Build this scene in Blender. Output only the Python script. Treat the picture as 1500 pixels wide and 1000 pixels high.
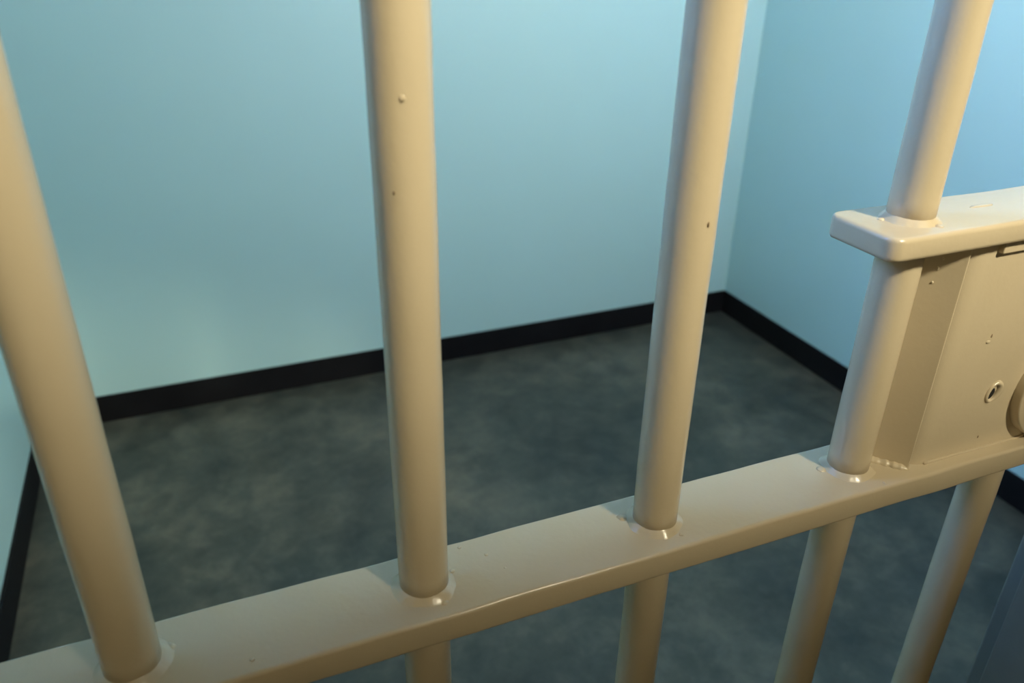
import bpy, bmesh, math, random
from mathutils import Vector, Matrix, noise

for o in list(bpy.data.objects):
    bpy.data.objects.remove(o, do_unlink=True)
sc = bpy.context.scene
col = sc.collection
random.seed(4)

# ------------------------------------------------------------------ camera
# gate plane is y = 0, the cell lies at y > 0, the corridor at y < 0
CAM = Vector((0.0, -0.30, 1.30))
right = Vector((0.92494624, -0.37985905, 0.01347408))
down = Vector((-0.16359693, -0.42985087, -0.88795511))
fwd = Vector((0.34308963, 0.81910642, -0.45973272))
cd = bpy.data.cameras.new('camera')
cam = bpy.data.objects.new('camera', cd)
col.objects.link(cam)
m = Matrix((right, -down, -fwd)).transposed().to_4x4()
m.translation = CAM
cam.matrix_world = m
cd.sensor_width = 36.0
cd.lens = 1175.8 / 1500 * 36
cd.clip_start = 0.02
cd.dof.use_dof = True
cd.dof.focus_distance = 0.50
cd.dof.aperture_fstop = 9.0
sc.camera = cam

# ------------------------------------------------------------------ sky, daylight
w = bpy.data.worlds.new('sky')
sc.world = w
w.use_nodes = True
bg = w.node_tree.nodes['Background']
bg.inputs['Color'].default_value = (0.22, 0.43, 1.0, 1)
bg.inputs['Strength'].default_value = 50.0

# room dimensions
XL, XR, YB, ZC = -0.484, 1.822, 1.970, 2.95      # cell: left, right, back, ceiling
WY0, WY1, WZ0, WZ1 = 0.26, 0.74, 1.50, 2.50      # window hole high in the cell's left wall
WT = 0.30                                        # thickness of that wall
GX0, GX1, GZ = -0.375, 0.650, 2.08               # gate opening in the front wall
CY = -2.3                                        # corridor's far wall
CX0, CX1 = -2.6, 3.4                             # corridor ends

pd = bpy.data.lights.new('window_daylight', 'AREA')
pd.shape = 'RECTANGLE'
pd.size, pd.size_y = WZ1 - WZ0, WY1 - WY0
pd.cycles.is_portal = True
po = bpy.data.objects.new('window_daylight', pd)
col.objects.link(po)
po.location = (XL - WT - 0.01, (WY0 + WY1) / 2, (WZ0 + WZ1) / 2)
po.rotation_euler = (0, math.radians(-90), 0)

CORR_W, CORR_COL = 275.0, (1.0, 0.91, 0.66)      # warm corridor spotlight
CELL_W, CELL_COL = 31.0, (0.98, 0.94, 0.95)      # bulkhead lamp over the gate, inside the cell
FILL_W, FILL_COL = 22.0, (1.0, 0.84, 0.56)      # added unseen fill to warm the bars, housed as a corridor bulkhead

vs = sc.view_settings
vs.view_transform = 'Standard'
vs.look = 'None'
vs.gamma = 1.0
vs.use_curve_mapping = False
vs.exposure = 0.0

# ------------------------------------------------------------------ materials
def mat(name):
    mm = bpy.data.materials.new(name)
    mm.use_nodes = True
    nt = mm.node_tree
    return mm, nt, nt.nodes['Principled BSDF']

def N(nt, kind, **kw):
    n = nt.nodes.new(kind)
    for k, v in kw.items():
        if k in n.inputs:
            n.inputs[k].default_value = v
        else:
            setattr(n, k, v)
    return n

def painted(name, c0, c1, rough, scale, bump, bscale, dist=0.002, spec=0.5, coat=0.0):
    mm, nt, b = mat(name)
    tc = N(nt, 'ShaderNodeTexCoord')
    n1 = N(nt, 'ShaderNodeTexNoise', Scale=scale, Detail=4.0, Roughness=0.55)
    nt.links.new(tc.outputs['Object'], n1.inputs['Vector'])
    r = N(nt, 'ShaderNodeValToRGB')
    r.color_ramp.elements[0].position = 0.3
    r.color_ramp.elements[1].position = 0.7
    r.color_ramp.elements[0].color = (*c0, 1)
    r.color_ramp.elements[1].color = (*c1, 1)
    nt.links.new(n1.outputs['Fac'], r.inputs['Fac'])
    nt.links.new(r.outputs['Color'], b.inputs['Base Color'])
    b.inputs['Roughness'].default_value = rough
    b.inputs['Specular IOR Level'].default_value = spec
    b.inputs['Coat Weight'].default_value = coat
    b.inputs['Coat Roughness'].default_value = 0.12
    n2 = N(nt, 'ShaderNodeTexNoise', Scale=bscale, Detail=3.0, Roughness=0.5)
    nt.links.new(tc.outputs['Object'], n2.inputs['Vector'])
    bp = N(nt, 'ShaderNodeBump', Strength=bump, Distance=dist)
    nt.links.new(n2.outputs['Fac'], bp.inputs['Height'])
    nt.links.new(bp.outputs['Normal'], b.inputs['Normal'])
    return mm

M = {}
M['wall'] = painted('teal_wall_paint', (0.43, 0.645, 0.63), (0.45, 0.665, 0.65), 0.38, 2.2, 0.25, 160, 0.001)
M['cream'] = painted('cream_enamel', (0.50, 0.416, 0.285), (0.52, 0.434, 0.302), 0.26, 18, 0.18, 260, 0.0008, 0.7)
M['black'] = painted('black_skirting_paint', (0.005, 0.005, 0.006), (0.009, 0.009, 0.010), 0.6, 6, 0.2, 70, 0.001, 0.15)
M['ceiling'] = painted('grey_ceiling_paint', (0.30, 0.31, 0.31), (0.33, 0.34, 0.34), 0.7, 2, 0.2, 90, 0.001)
M['plaster'] = painted('white_ceiling_paint', (0.72, 0.74, 0.73), (0.76, 0.77, 0.76), 0.6, 2, 0.2, 90, 0.001)
M['corridor'] = painted('corridor_wall_paint', (0.62, 0.57, 0.46), (0.66, 0.61, 0.5), 0.5, 2, 0.2, 90, 0.001)
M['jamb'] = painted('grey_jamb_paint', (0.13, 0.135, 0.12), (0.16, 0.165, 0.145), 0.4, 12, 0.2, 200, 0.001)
M['void'] = painted('keyhole_dark', (0.004, 0.004, 0.004), (0.008, 0.007, 0.006), 0.7, 30, 0.1, 90)
M['chip'] = painted('chipped_paint', (0.16, 0.11, 0.06), (0.25, 0.18, 0.10), 0.6, 200, 0.2, 400)

# concrete floor: mottled, worn, slightly polished
mm, nt, b = mat('polished_concrete')
tc = N(nt, 'ShaderNodeTexCoord')
na = N(nt, 'ShaderNodeTexNoise', Scale=2.6, Detail=6.0, Roughness=0.62, Distortion=0.15)
nb = N(nt, 'ShaderNodeTexNoise', Scale=11.0, Detail=7.0, Roughness=0.72, Distortion=0.3)
for n in (na, nb):
    nt.links.new(tc.outputs['Object'], n.inputs['Vector'])
mx = N(nt, 'ShaderNodeMix', data_type='FLOAT')
mx.inputs[0].default_value = 0.45
nt.links.new(na.outputs['Fac'], mx.inputs[2])
nt.links.new(nb.outputs['Fac'], mx.inputs[3])
r = N(nt, 'ShaderNodeValToRGB')
e = r.color_ramp.elements
e[0].position, e[0].color = 0.38, (0.020, 0.024, 0.021, 1)
e[1].position, e[1].color = 0.64, (0.112, 0.108, 0.082, 1)
x = e.new(0.5)
x.color = (0.051, 0.055, 0.044, 1)
nt.links.new(mx.outputs[0], r.inputs['Fac'])
nt.links.new(r.outputs['Color'], b.inputs['Base Color'])
rr = N(nt, 'ShaderNodeMapRange')
rr.inputs['To Min'].default_value = 0.34
rr.inputs['To Max'].default_value = 0.60
nt.links.new(nb.outputs['Fac'], rr.inputs['Value'])
nt.links.new(rr.outputs['Result'], b.inputs['Roughness'])
bp = N(nt, 'ShaderNodeBump', Strength=0.12, Distance=0.003)
nt.links.new(nb.outputs['Fac'], bp.inputs['Height'])
nt.links.new(bp.outputs['Normal'], b.inputs['Normal'])
M['floor'] = mm

mm, nt, b = mat('window_glass')
nt.nodes.remove(b)
tr = N(nt, 'ShaderNodeBsdfTransparent')
gl = N(nt, 'ShaderNodeBsdfGlossy', Roughness=0.03)
fr = N(nt, 'ShaderNodeFresnel', IOR=1.45)
ms = N(nt, 'ShaderNodeMixShader')
nt.links.new(fr.outputs[0], ms.inputs[0])
nt.links.new(tr.outputs[0], ms.inputs[1])
nt.links.new(gl.outputs[0], ms.inputs[2])
nt.links.new(ms.outputs[0], nt.nodes['Material Output'].inputs['Surface'])
M['glass'] = mm

for key, c in (('lamp', CORR_COL), ('cell_lamp', CELL_COL)):
    mm, nt, b = mat('diffuser_' + key)
    b.inputs['Base Color'].default_value = (0.9, 0.88, 0.82, 1)
    b.inputs['Emission Color'].default_value = (*c, 1)
    b.inputs['Emission Strength'].default_value = 3.0
    M[key] = mm

# ------------------------------------------------------------------ helpers
def obj(name, bm, material, parent=None, smooth=True, loc=None):
    bm.normal_update()
    me = bpy.data.meshes.new(name)
    bm.to_mesh(me)
    bm.free()
    me.materials.append(M[material])
    if smooth:
        for p in me.polygons:
            p.use_smooth = True
    o = bpy.data.objects.new(name, me)
    col.objects.link(o)
    if parent is not None:
        o.parent = parent
    if loc is not None:
        o.location = loc
    return o

def struct(o):
    o['kind'] = 'structure'
    return o

def box(bm, x0, x1, y0, y1, z0, z1):
    v = [bm.verts.new((x, y, z)) for x in (x0, x1) for y in (y0, y1) for z in (z0, z1)]
    fs = [(0, 1, 3, 2), (4, 6, 7, 5), (0, 4, 5, 1), (2, 3, 7, 6), (0, 2, 6, 4), (1, 5, 7, 3)]
    return [bm.faces.new([v[i] for i in f]) for f in fs]

def slab(name, boxes, material, parent=None, bevel=0.0):
    bm = bmesh.new()
    for bx in boxes:
        box(bm, *bx)
    o = obj(name, bm, material, parent, smooth=False)
    if bevel:
        add_bevel(o, bevel)
    return o

def add_bevel(o, wd, seg=3):
    md = o.modifiers.new('bevel', 'BEVEL')
    md.width = wd
    md.segments = seg
    md.limit_method = 'ANGLE'
    md.angle_limit = math.radians(40)
    md.harden_normals = True
    for p in o.data.polygons:
        p.use_smooth = True

# ------------------------------------------------------------------ the cell
T = 0.12
FY0, FY1 = -0.060, 0.045                         # front wall faces
struct(slab('floor', [(CX0 - T, CX1 + T, CY - T, FY1, -0.12, 0.0), (XL - WT, XR + T, FY1, YB + T, -0.12, 0.0)], 'floor'))
struct(slab('ceiling', [(CX0 - T, CX1 + T, CY - T, FY1, ZC, ZC + 0.12), (XL - WT, XR + T, FY1, YB + T, ZC, ZC + 0.12)], 'ceiling'))
struct(slab('wall_back', [(XL - T, XR + T, YB, YB + T, 0, ZC)], 'wall'))
struct(slab('wall_left', [(XL - WT, XL, 0.045, WY0, 0, ZC), (XL - WT, XL, WY1, YB, 0, ZC),
                          (XL - WT, XL, WY0, WY1, 0, WZ0), (XL - WT, XL, WY0, WY1, WZ1, ZC)], 'wall'))
struct(slab('wall_right', [(XR, XR + T, 0.045, YB, 0, ZC)], 'wall'))
struct(slab('wall_front', [(CX0, GX0 - 0.05, FY0, FY1, 0, ZC), (GX1 + 0.05, CX1, FY0, FY1, 0, ZC),
                           (GX0 - 0.05, GX1 + 0.05, FY0, FY1, GZ + 0.05, ZC)], 'wall'))
struct(slab('wall_corridor', [(CX0, CX1, CY - T, CY, 0, ZC)], 'corridor'))
struct(slab('wall_corridor_left', [(CX0 - T, CX0, CY - T, FY1, 0, ZC)], 'corridor'))
struct(slab('wall_corridor_right', [(CX1, CX1 + T, CY, FY1, 0, ZC)], 'corridor'))

BH, BT = 0.086, 0.007
def skirting(name, bx):
    return struct(slab(name, [bx], 'black', bevel=0.003))
skirting('baseboard_back', (XL, XR, YB - BT, YB, 0, BH))
skirting('baseboard_left', (XL, XL + BT, FY1, YB - BT, 0, BH))
skirting('baseboard_right', (XR - BT, XR, FY1, YB - BT, 0, BH))

# steel door frame around the gate
struct(slab('trim_1', [(GX1, GX1 + 0.05, FY0 - 0.002, FY1 + 0.001, 0, GZ)], 'jamb', bevel=0.004))
struct(slab('trim_2', [(GX0 - 0.05, GX0, FY0 - 0.002, FY1 + 0.001, 0, GZ)], 'jamb', bevel=0.004))
struct(slab('trim_3', [(GX0 - 0.05, GX1 + 0.05, FY0 - 0.002, FY1 + 0.001, GZ, GZ + 0.05)], 'jamb', bevel=0.004))

# high window in the left wall of the cell
wx = XL - WT + 0.06
win = struct(slab('window_1', [(wx - .02, wx + .02, WY0, WY0 + .04, WZ0, WZ1), (wx - .02, wx + .02, WY1 - .04, WY1, WZ0, WZ1),
                               (wx - .02, wx + .02, WY0 + .04, WY1 - .04, WZ0, WZ0 + .04), (wx - .02, wx + .02, WY0 + .04, WY1 - .04, WZ1 - .04, WZ1)], 'plaster'))
nx = 2
py = (WY1 - WY0 - .08) / nx
for i in range(1, nx):
    yy = WY0 + .04 + i * py
    slab('mullion', [(wx - .015, wx + .015, yy - .008, yy + .008, WZ0 + .04, WZ1 - .04)], 'plaster', win)
for i in range(nx):
    yy = WY0 + .04 + i * py
    slab('pane', [(wx - .002, wx + .002, yy + .008, yy + py - .008, WZ0 + .04, WZ1 - .04)], 'glass', win)

# ------------------------------------------------------------------ the gate
UX = 0.30                                     # camera-to-gate distance
gate = bpy.data.objects.new('barred_gate', None)
col.objects.link(gate)
gate.location = ((GX0 + GX1) / 2, 0, 0)
gate['label'] = 'cream painted steel barred gate with lock case across the cell doorway'
gate['category'] = 'gate'
GO = Vector(gate.location)

def part(name, bm, material='cream', parent=None, smooth=True):
    """child of the gate; vertices are given in world space"""
    bmesh.ops.translate(bm, verts=bm.verts, vec=-GO)
    return obj(name, bm, material, parent or gate, smooth)

RAD = 0.0125
BARS = [-0.1940, -0.0577, 0.0790, 0.2150, 0.3555, 0.4890]
RT, RB, RH = 1.0003, 0.9827, 0.0250             # lower rail: top, bottom, half depth
PT, PB = 1.1635, 1.1505                         # upper lock plate: top, bottom
PX0 = 0.3215                                    # its left end
SX0, SX1 = GX0 + 0.006, GX1 - 0.006             # outer edges of the gate leaf

def lumpy_bar(x, z0, z1, r=RAD, seg=40, step=0.012, seed=0.0):
    bm = bmesh.new()
    n = max(2, int((z1 - z0) / step))
    rings = []
    for i in range(n + 1):
        z = z0 + (z1 - z0) * i / n
        ring = []
        for k in range(seg):
            a = 2 * math.pi * k / seg
            c, s = math.cos(a), math.sin(a)
            d = noise.noise(Vector((c * 0.8 + seed * 7.3, s * 0.8, z * 32))) * 0.00022
            d += noise.noise(Vector((c * 2.2 + seed * 3.1, s * 2.2, z * 140))) * 0.00008
            ring.append(bm.verts.new((x + c * (r + d), s * (r + d), z)))
        rings.append(ring)
    for i in range(n):
        for k in range(seg):
            k2 = (k + 1) % seg
            bm.faces.new((rings[i][k], rings[i][k2], rings[i + 1][k2], rings[i + 1][k]))
    bm.faces.new(list(reversed(rings[0])))
    bm.faces.new(rings[-1])
    return bm

def weld_ring(x, z, up, seed, wide=0.0046, high=0.0040, r=RAD, seg=96):
    """lumpy fillet weld that runs round a bar where it meets a flat"""
    bm = bmesh.new()
    rows = 12
    rings = []
    for j in range(rows + 1):
        t = j / rows
        ring = []
        for k in range(seg):
            a = 2 * math.pi * k / seg
            c, s = math.cos(a), math.sin(a)
            lump = 1 + 0.34 * noise.noise(Vector((c * 1.5 + seed, s * 1.5, seed * 2.7))) + 0.12 * noise.noise(Vector((c * 3.4 + seed, s * 3.4, 0.0)))
            tall = 1 + 0.30 * noise.noise(Vector((c * 0.8 + seed, s * 0.8, seed * 1.3)))
            ph = t * math.pi / 2                      # concave quarter fillet with a rounded toe
            rad = r - 0.0004 + wide * lump * (1 - math.cos(ph)) ** 0.85
            hh = high * tall * (1 - math.sin(ph)) ** 0.9 + 0.0011 * math.sin(math.pi * t) ** 1.5 * lump
            ring.append(bm.verts.new((x + c * rad, s * rad, z + up * (hh - 0.0002 - 0.0003 * t))))
        rings.append(ring)
    for j in range(rows):
        for k in range(seg):
            k2 = (k + 1) % seg
            f = (rings[j][k], rings[j][k2], rings[j + 1][k2], rings[j + 1][k])
            bm.faces.new(f if up < 0 else tuple(reversed(f)))
    return bm

def blob(cx, cy, cz, rx, ry, rz, seed=0.0, amp=0.25, sub=2):
    bm = bmesh.new()
    bmesh.ops.create_icosphere(bm, subdivisions=sub, radius=1.0)
    for v in bm.verts:
        d = 1 + amp * noise.noise(v.co * 1.6 + Vector((seed, seed * 2, 0)))
        v.co = Vector((cx + v.co.x * rx * d, cy + v.co.y * ry * d, cz + v.co.z * rz * d))
    return bm

def strip(x0, x1, y0, y1, z0, z1, corner=0.0, step=0.006, amp=0.0003, seed=0.0, bev=0.0022):
    """flat bar along X with softened, slightly wavy edges; cross-section is a rounded rectangle, left end corners rounded in plan"""
    bm = bmesh.new()
    sec = []
    q = 4
    for (cy, cz, a0) in ((y1 - bev, z1 - bev, 0), (y0 + bev, z1 - bev, 90), (y0 + bev, z0 + bev, 180), (y1 - bev, z0 + bev, 270)):
        for i in range(q + 1):
            a = math.radians(a0 + 90 * i / q)
            sec.append((cy + bev * math.cos(a), cz + bev * math.sin(a)))
    n = max(2, int((x1 - x0) / step))
    xs = [x0 + (x1 - x0) * i / n for i in range(n + 1)]
    if corner:
        xs = [x0 + corner * (1 - math.cos(math.radians(90 * i / 8))) for i in range(9)] + [v for v in xs if v > x0 + corner + 0.002]
    ym = (y0 + y1) / 2
    hy = (y1 - y0) / 2
    zm, hz = (z0 + z1) / 2, (z1 - z0) / 2
    rings = []
    for xx in xs:
        k = 1.0
        if corner and xx < x0 + corner:
            d = (x0 + corner - xx) / corner
            k = (hy - corner + corner * math.sqrt(max(0.0, 1 - d * d))) / hy
        kz = 1.0
        if corner and xx < x0 + bev:
            d = x0 + bev - xx
            kz = (hz - bev + math.sqrt(max(0.0, bev * bev - d * d))) / hz
        ring = []
        for (yy, zz) in sec:
            dn = noise.noise(Vector((xx * 26 + seed, yy * 30, zz * 30))) * amp
            ring.append(bm.verts.new((xx, ym + (yy - ym) * k + dn, zm + (zz - zm) * kz + dn * 0.8)))
        rings.append(ring)
    S = len(sec)
    for i in range(len(rings) - 1):
        for k in range(S):
            k2 = (k + 1) % S
            bm.faces.new((rings[i][k], rings[i + 1][k], rings[i + 1][k2], rings[i][k2]))
    bm.faces.new(rings[0])
    bm.faces.new(list(reversed(rings[-1])))
    bmesh.ops.recalc_face_normals(bm, faces=bm.faces)
    return bm

# lower rail, upper lock plate, foot rail, head rail, stiles
rail = part('rail', strip(SX0, SX1, -RH, RH, RB, RT, seed=1.0, amp=0.0005))
rail['label'] = 'cream flat steel cross rail'
plate = part('lock_plate', strip(PX0, SX1, -RH, RH, PB, PT, corner=0.008, seed=5.0, amp=0.0005, bev=0.0026))
md = plate.modifiers.new('split', 'EDGE_SPLIT')
md.split_angle = math.radians(38)
plate['label'] = 'short flat cream plate above the lock case'
part('foot_rail', strip(SX0, SX1, -RH, RH, 0.05, 0.068, seed=9.0, step=0.03))
part('head_rail', strip(SX0, SX1, -RH, RH, GZ - 0.03, GZ - 0.012, seed=12.0, step=0.03))
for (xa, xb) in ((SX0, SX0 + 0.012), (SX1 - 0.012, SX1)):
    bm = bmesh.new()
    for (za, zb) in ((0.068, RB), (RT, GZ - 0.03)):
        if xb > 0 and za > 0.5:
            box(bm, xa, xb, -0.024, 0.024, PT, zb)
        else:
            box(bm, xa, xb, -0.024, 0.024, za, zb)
    o = part('stile', bm, 'jamb', smooth=False)  # darker than the cream gate, standing in for shade on the post
    o['label'] = 'edge post of the gate, dark grey in place of shade'
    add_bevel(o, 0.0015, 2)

bars = []
for i, x in enumerate(BARS):
    zs = [(0.068, RB)]
    if i < 4:
        zs += [(RT, GZ - 0.03)]
    elif i == 4:
        zs += [(RT, PB), (PT, GZ - 0.03)]
    else:
        zs += [(PT, GZ - 0.03)]
    bm = bmesh.new()
    me = bpy.data.meshes.new('tmp')
    for (za, zb) in zs:
        b2 = lumpy_bar(x, za - 0.0005, zb + 0.0005, seed=float(i) + za)
        b2.to_mesh(me)
        b2.free()
        bm.from_mesh(me)
    bpy.data.meshes.remove(me)
    o = part('bar', bm)
    bars.append(o)
    # welds where the bar meets the flats
    flats = [(RT, 1), (RB, -1)] if i != 5 else [(RB, -1), (PT, 1)]
    if i == 4:
        flats += [(PB, -1), (PT, 1)]
    for j, (z, up) in enumerate(flats):
        k = 1.0 if up > 0 else 0.45
        part('weld', weld_ring(x, z, up, 3.7 * i + j * 1.9 + 0.4, 0.0050 * k, 0.0042 * k), parent=o)

def on_bar(i, ang, z, sz, seed, name='paint_drip', material='cream', depth=0.0006, flat=1.0):
    """a small lump on bar i; ang is degrees from the side facing the corridor, positive to the right"""
    a = math.radians(ang - 90)
    c, s = math.cos(a), math.sin(a)
    bm = blob(0, 0, 0, depth, sz, sz * flat, seed, 0.3)
    bmesh.ops.rotate(bm, verts=bm.verts, cent=(0, 0, 0), matrix=Matrix.Rotation(a, 3, 'Z'))
    bmesh.ops.translate(bm, verts=bm.verts, vec=(BARS[i] + c * RAD, s * RAD, z))
    part(name, bm, material, parent=bars[i])

on_bar(2, -12, 1.2445, 0.0013, 1.0, depth=0.00028)
on_bar(2, -34, 1.2097, 0.0005, 2.0, 'paint_chip', 'chip', 0.0003, 1.8)
on_bar(3, 6, 1.1806, 0.0006, 3.0, 'paint_chip', 'chip', 0.0003, 2.4)

# spatter on the rail: small paint-covered beads of weld metal
for (x, y, s) in ((0.1047, 0.0195, .0008), (0.1162, 0.009, .0008), (0.122, -0.004, .0006), (0.0955, 0.004, .0011), (0.0925, -0.004, .0012),
                  (0.0850, -0.0155, .0013), (-0.0425, 0.005, .0021), (-0.0077, -0.0165, .0009), (0.223, -0.0160, .0011),
                  (0.1995, 0.009, .0024), (0.3515, -0.0135, .0012), (0.3655, -0.0215, .0010), (0.3385, 0.004, .0022)):
    part('spatter', blob(x, y, RT, s * 1.3, s * 1.3, s * 0.45, x * 50, sub=3), parent=rail)
for (x, y, s) in ((0.3600, -0.0155, .0019), (0.3395, 0.004, .0016), (0.406, 0.008, 0.0)):
    if s:
        part('spatter', blob(x, y, PT, s * 1.2, s * 1.2, s * 0.6, x * 50, sub=3), parent=plate)
# shallow scar on the lock plate
sm = blob(0.4125, 0.003, PT + 0.0001, 0.010, 0.0022, 0.0005, 3.0, 0.4)
part('paint_scar', sm, parent=plate)

# ---- lock case between the rail and the plate
CXL, CXR, CYF, CYR = 0.3915, SX1 - 0.001, -0.0150, 0.020
cz0, cz1 = RT - 0.0003, PB + 0.0003
prof = [(CXL, CYR), (CXL, -0.0055)]
for i in range(1, 10):                      # shallow rolled corner
    a = math.radians(180 + 90 * i / 9)
    prof.append((CXL + 0.0140 + 0.0140 * math.cos(a), CYF + 0.0095 + 0.0095 * math.sin(a)))
prof += [(CXR, CYF), (CXR, CYR)]
bm = bmesh.new()
lo = [bm.verts.new((x, y, cz0)) for x, y in prof]
hi = [bm.verts.new((x, y, cz1)) for x, y in prof]
for i in range(len(prof)):
    j = (i + 1) % len(prof)
    bm.faces.new((lo[i], lo[j], hi[j], hi[i]))
bm.faces.new(list(reversed(lo)))
bm.faces.new(hi)
bmesh.ops.recalc_face_normals(bm, faces=bm.faces)
case = part('lock_case', bm)
md = case.modifiers.new('split', 'EDGE_SPLIT')
md.split_angle = math.radians(35)
case['label'] = 'cream sheet steel lock case with keyhole'

# slanting end plate between the bar and the case, its front edge proud of the rolled corner
EA, EB = Vector((0.3660, 0.0125, 0)), Vector((0.3903, -0.0158, 0))
ed = (EB - EA).normalized()
en = Vector((ed.y, -ed.x, 0))               # faces the bar and the corridor
if en.x > 0:
    en = -en
bm = bmesh.new()
q = [EA, EB, EB - en * 0.0026, EA - en * 0.0026]
lo = [bm.verts.new((p.x, p.y, cz0)) for p in q]
hi = [bm.verts.new((p.x, p.y, cz1)) for p in q]
for i in range(4):
    j = (i + 1) % 4
    bm.faces.new((lo[i], lo[j], hi[j], hi[i]))
bm.faces.new(lo)
bm.faces.new(hi)
bmesh.ops.recalc_face_normals(bm, faces=bm.faces)
o = part('end_plate', bm, parent=case, smooth=False)
add_bevel(o, 0.0007, 2)
# lumpy weld along its foot
bm = bmesh.new()
rings = []
for k in range(41):
    t = k / 40
    p = EA.lerp(EB, 0.10 + 0.92 * t) + en * 0.0006
    env = min(1.0, 6 * t, 6 * (1 - t)) ** 0.5 if 0 < t < 1 else 0.05
    rr_ = (0.0031 + 0.0003 * math.sin(k * 0.85) + 0.0011 * noise.noise(Vector((k * 0.33, 2.0, 5.0)))) * env
    rings.append([bm.verts.new((p.x + en.x * rr_ * math.cos(a), p.y + en.y * rr_ * math.cos(a), RT - 0.0003 + rr_ * 0.95 * math.sin(a)))
                  for a in [2 * math.pi * q_ / 14 for q_ in range(14)]])
for k in range(40):
    for q_ in range(14):
        q2 = (q_ + 1) % 14
        bm.faces.new((rings[k][q_], rings[k][q2], rings[k + 1][q2], rings[k + 1][q_]))
bmesh.ops.recalc_face_normals(bm, faces=bm.faces)
part('foot_weld', bm, parent=case)
# beads of paint on the end plate
for (t, z, s_) in ((0.62, 1.1330, .0011), (0.60, 1.1245, .0008), (0.66, 1.1390, .0008)):
    p = EA.lerp(EB, t)
    part('paint_drip', blob(p.x, p.y, z, 0.0007, 0.0007, s_ * 1.1, z * 9), parent=case)
# seam of paint along the bottom of the face
part('seam', strip(CXL + 0.012, CXR - 0.002, CYF - 0.0014, CYF + 0.001, RT - 0.0008, RT + 0.0012, amp=0.0004, seed=20, bev=0.0006), parent=case)

# packing strip below the plate
bm = bmesh.new()
box(bm, 0.4120, CXR, CYF - 0.0035, CYF + 0.002, PB - 0.0085, PB)
o = part('packing_strip', bm, parent=case, smooth=False)
add_bevel(o, 0.0008, 2)

def disc_y(cx, cz, r, y0, y1, seg=64, rnd=0.0012):
    """round boss on the face of the case, axis along Y, front at y0"""
    bm = bmesh.new()
    prof = [(r, y1), (r, y0 + rnd), (r - rnd * 0.3, y0 + rnd * 0.3), (r - rnd, y0)]
    rings = []
    for (rr, yy) in prof:
        rings.append([bm.verts.new((cx + rr * math.cos(2 * math.pi * k / seg), yy, cz + rr * math.sin(2 * math.pi * k / seg))) for k in range(seg)])
    for i in range(len(rings) - 1):
        for k in range(seg):
            k2 = (k + 1) % seg
            bm.faces.new((rings[i][k], rings[i][k2], rings[i + 1][k2], rings[i + 1][k]))
    bm.faces.new(rings[-1])
    bmesh.ops.recalc_face_normals(bm, faces=bm.faces)
    return bm

o = part('lock_boss', disc_y(0.5040, 1.0375, 0.0358, CYF - 0.0065, CYF + 0.002), parent=case)
md = o.modifiers.new('split', 'EDGE_SPLIT'); md.split_angle = math.radians(50)

# keyhole: raised lip round a dark slanting slot
kx, kz = 0.4475, 1.0440
bm = bmesh.new()
seg, tube = 40, 10
tilt = math.radians(-24)
rings = []
for k in range(seg):
    a = 2 * math.pi * k / seg
    ring = []
    for t in range(tube):
        b_ = 2 * math.pi * t / tube
        thick = 0.0013 + 0.0011 * max(0.0, math.cos(a - math.radians(35)))
        rx, rz = 0.0044 + thick * math.cos(b_), 0.0066 + thick * math.cos(b_)
        lx, lz = rx * math.cos(a), rz * math.sin(a)
        ring.append(bm.verts.new((kx + lx * math.cos(tilt) - lz * math.sin(tilt), CYF + 0.0002 - thick * 1.25 * math.sin(b_), kz + lx * math.sin(tilt) + lz * math.cos(tilt))))
    rings.append(ring)
for k in range(seg):
    for t in range(tube):
        k2, t2 = (k + 1) % seg, (t + 1) % tube
        bm.faces.new((rings[k][t], rings[k2][t], rings[k2][t2], rings[k][t2]))
bmesh.ops.recalc_face_normals(bm, faces=bm.faces)
part('keyhole_lip', bm, parent=case)
bm = bmesh.new()
bmesh.ops.create_icosphere(bm, subdivisions=3, radius=1.0)
for v in bm.verts:
    lx, lz = v.co.x * 0.0026, v.co.z * 0.0040
    v.co = Vector((kx - 0.0010 + lx * math.cos(tilt) - lz * math.sin(tilt), CYF + v.co.y * 0.0004, kz - 0.0012 + lx * math.sin(tilt) + lz * math.cos(tilt)))
part('keyhole', bm, 'void', parent=case)

# small pits and lumps in the paint of the face
part('paint_chip', blob(0.4297, CYF, 1.0865, 0.0007, 0.0003, 0.0014, 2, .4), 'chip', parent=case)
part('paint_drip', blob(0.4280, CYF, 1.0830, 0.0018, 0.0009, 0.0012, 4, .4), parent=case)
part('paint_chip', blob(0.4478, CYF, 1.0100, 0.0007, 0.0003, 0.0010, 6, .4), 'chip', parent=case)

# ------------------------------------------------------------------ corridor lamp (behind the viewer)
def bulkhead_lamp(cx, cy, cz, hx, hz, turn, key, watts, tint, label):
    t = bpy.data.objects.new('bulkhead_lamp', None)
    col.objects.link(t)
    t.location = (cx, cy, cz)
    t.rotation_euler = (0, 0, turn)
    t['label'] = label
    t['category'] = 'lamp'
    slab('housing', [(-hx, hx, 0, .05, -hz, hz)], 'plaster', t, bevel=0.006)
    slab('diffuser', [(-hx + .02, hx - .02, .05, .075, -hz + .02, hz - .02)], key, t, bevel=0.008)
    ld = bpy.data.lights.new('lamp_light', 'AREA')
    ld.shape = 'RECTANGLE'
    ld.size, ld.size_y = 2 * hx - .04, 2 * hz - .04
    ld.energy = watts
    ld.color = tint
    lo_ = bpy.data.objects.new('lamp_light', ld)
    col.objects.link(lo_)
    lo_.parent = t
    lo_.location = (0, .08, 0)
    lo_.rotation_euler = (math.radians(90), 0, 0)
    return t

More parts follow.
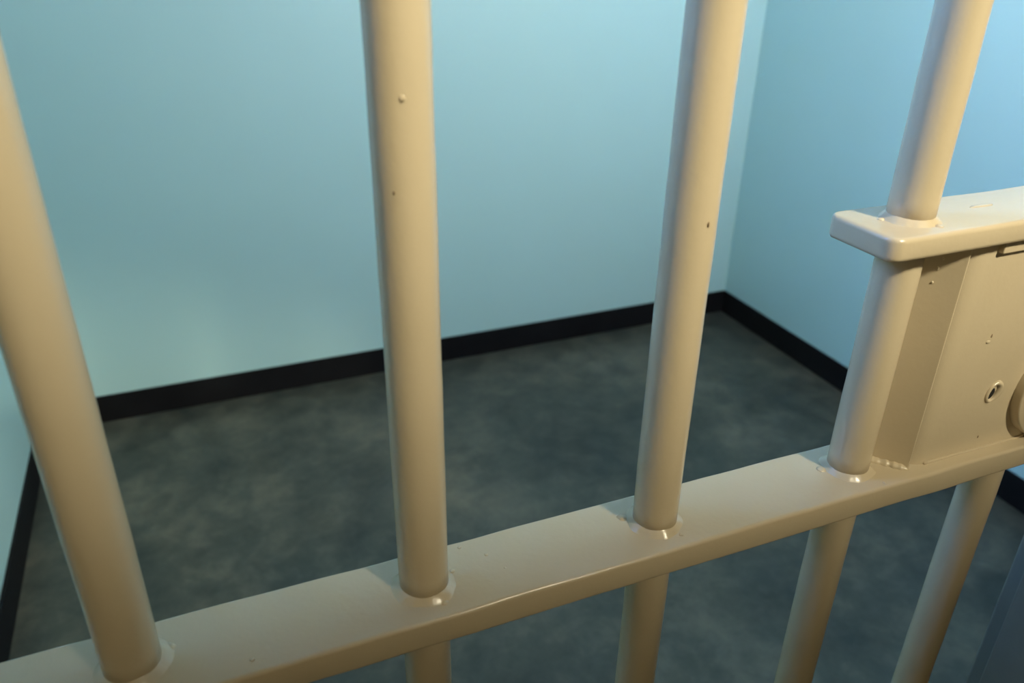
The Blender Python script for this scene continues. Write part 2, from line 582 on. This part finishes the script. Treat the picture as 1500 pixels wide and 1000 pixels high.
bulkhead_lamp(1.15, FY1, 1.85, 0.22, 0.10, 0.0, 'cell_lamp', CELL_W, CELL_COL, 'white bulkhead lamp beside the gate on the inside of the cell')
bulkhead_lamp(-1.00, FY0, 2.05, 0.22, 0.10, math.pi, 'lamp', FILL_W, FILL_COL, 'added warm fill lamp on the corridor wall left of the gate')

def spot_lamp(loc, aim, watts, tint, size, label):
    t = bpy.data.objects.new('spot_lamp', None)
    col.objects.link(t)
    t.location = (loc[0], loc[1], ZC)
    t['label'] = label
    t['category'] = 'lamp'
    slab('mount', [(-.05, .05, -.05, .05, -.02, 0)], 'plaster', t, bevel=0.004)
    slab('stem', [(-.01, .01, -.01, .01, loc[2] - ZC + .03, -.02)], 'plaster', t)
    d = (Vector(aim) - Vector(loc)).normalized()
    q = d.to_track_quat('-Z', 'Y')
    bm = bmesh.new()
    seg = 32
    rings = []
    for (r_, z_) in ((.02, .12), (.055, .10), (.07, 0.0), (.066, 0.0), (.05, .08)):
        rings.append([bm.verts.new((r_ * math.cos(2 * math.pi * k / seg), r_ * math.sin(2 * math.pi * k / seg), z_)) for k in range(seg)])
    for i in range(len(rings) - 1):
        for k in range(seg):
            k2 = (k + 1) % seg
            bm.faces.new((rings[i][k], rings[i][k2], rings[i + 1][k2], rings[i + 1][k]))
    bm.faces.new(rings[0])
    bmesh.ops.recalc_face_normals(bm, faces=bm.faces)
    h = obj('shade', bm, 'plaster', t)
    h.rotation_mode = 'QUATERNION'
    h.rotation_quaternion = q
    h.location = (0, 0, loc[2] - ZC)
    bm = bmesh.new()
    bmesh.ops.create_uvsphere(bm, u_segments=24, v_segments=12, radius=0.04)
    bmesh.ops.translate(bm, verts=bm.verts, vec=(0, 0, 0.055))
    bl = obj('bulb', bm, 'lamp', h)
    ld = bpy.data.lights.new('lamp_light', 'SPOT')
    ld.energy = watts
    ld.color = tint
    ld.spot_size = math.radians(size)
    ld.spot_blend = 1.0
    ld.shadow_soft_size = 0.09
    lo_ = bpy.data.objects.new('lamp_light', ld)
    col.objects.link(lo_)
    lo_.parent = h
    lo_.location = (0, 0, -0.06)
    lo_.scale = (3.00, 1, 1)                  # oblong, slanting beam
    lo_.rotation_euler = (0, 0, -0.438)
    return t

spot_lamp((0.720, -1.300, 2.450), (0.270, 0.0, 1.361), CORR_W, CORR_COL, 19.5, 'warm spotlight on the corridor ceiling aimed at the gate')
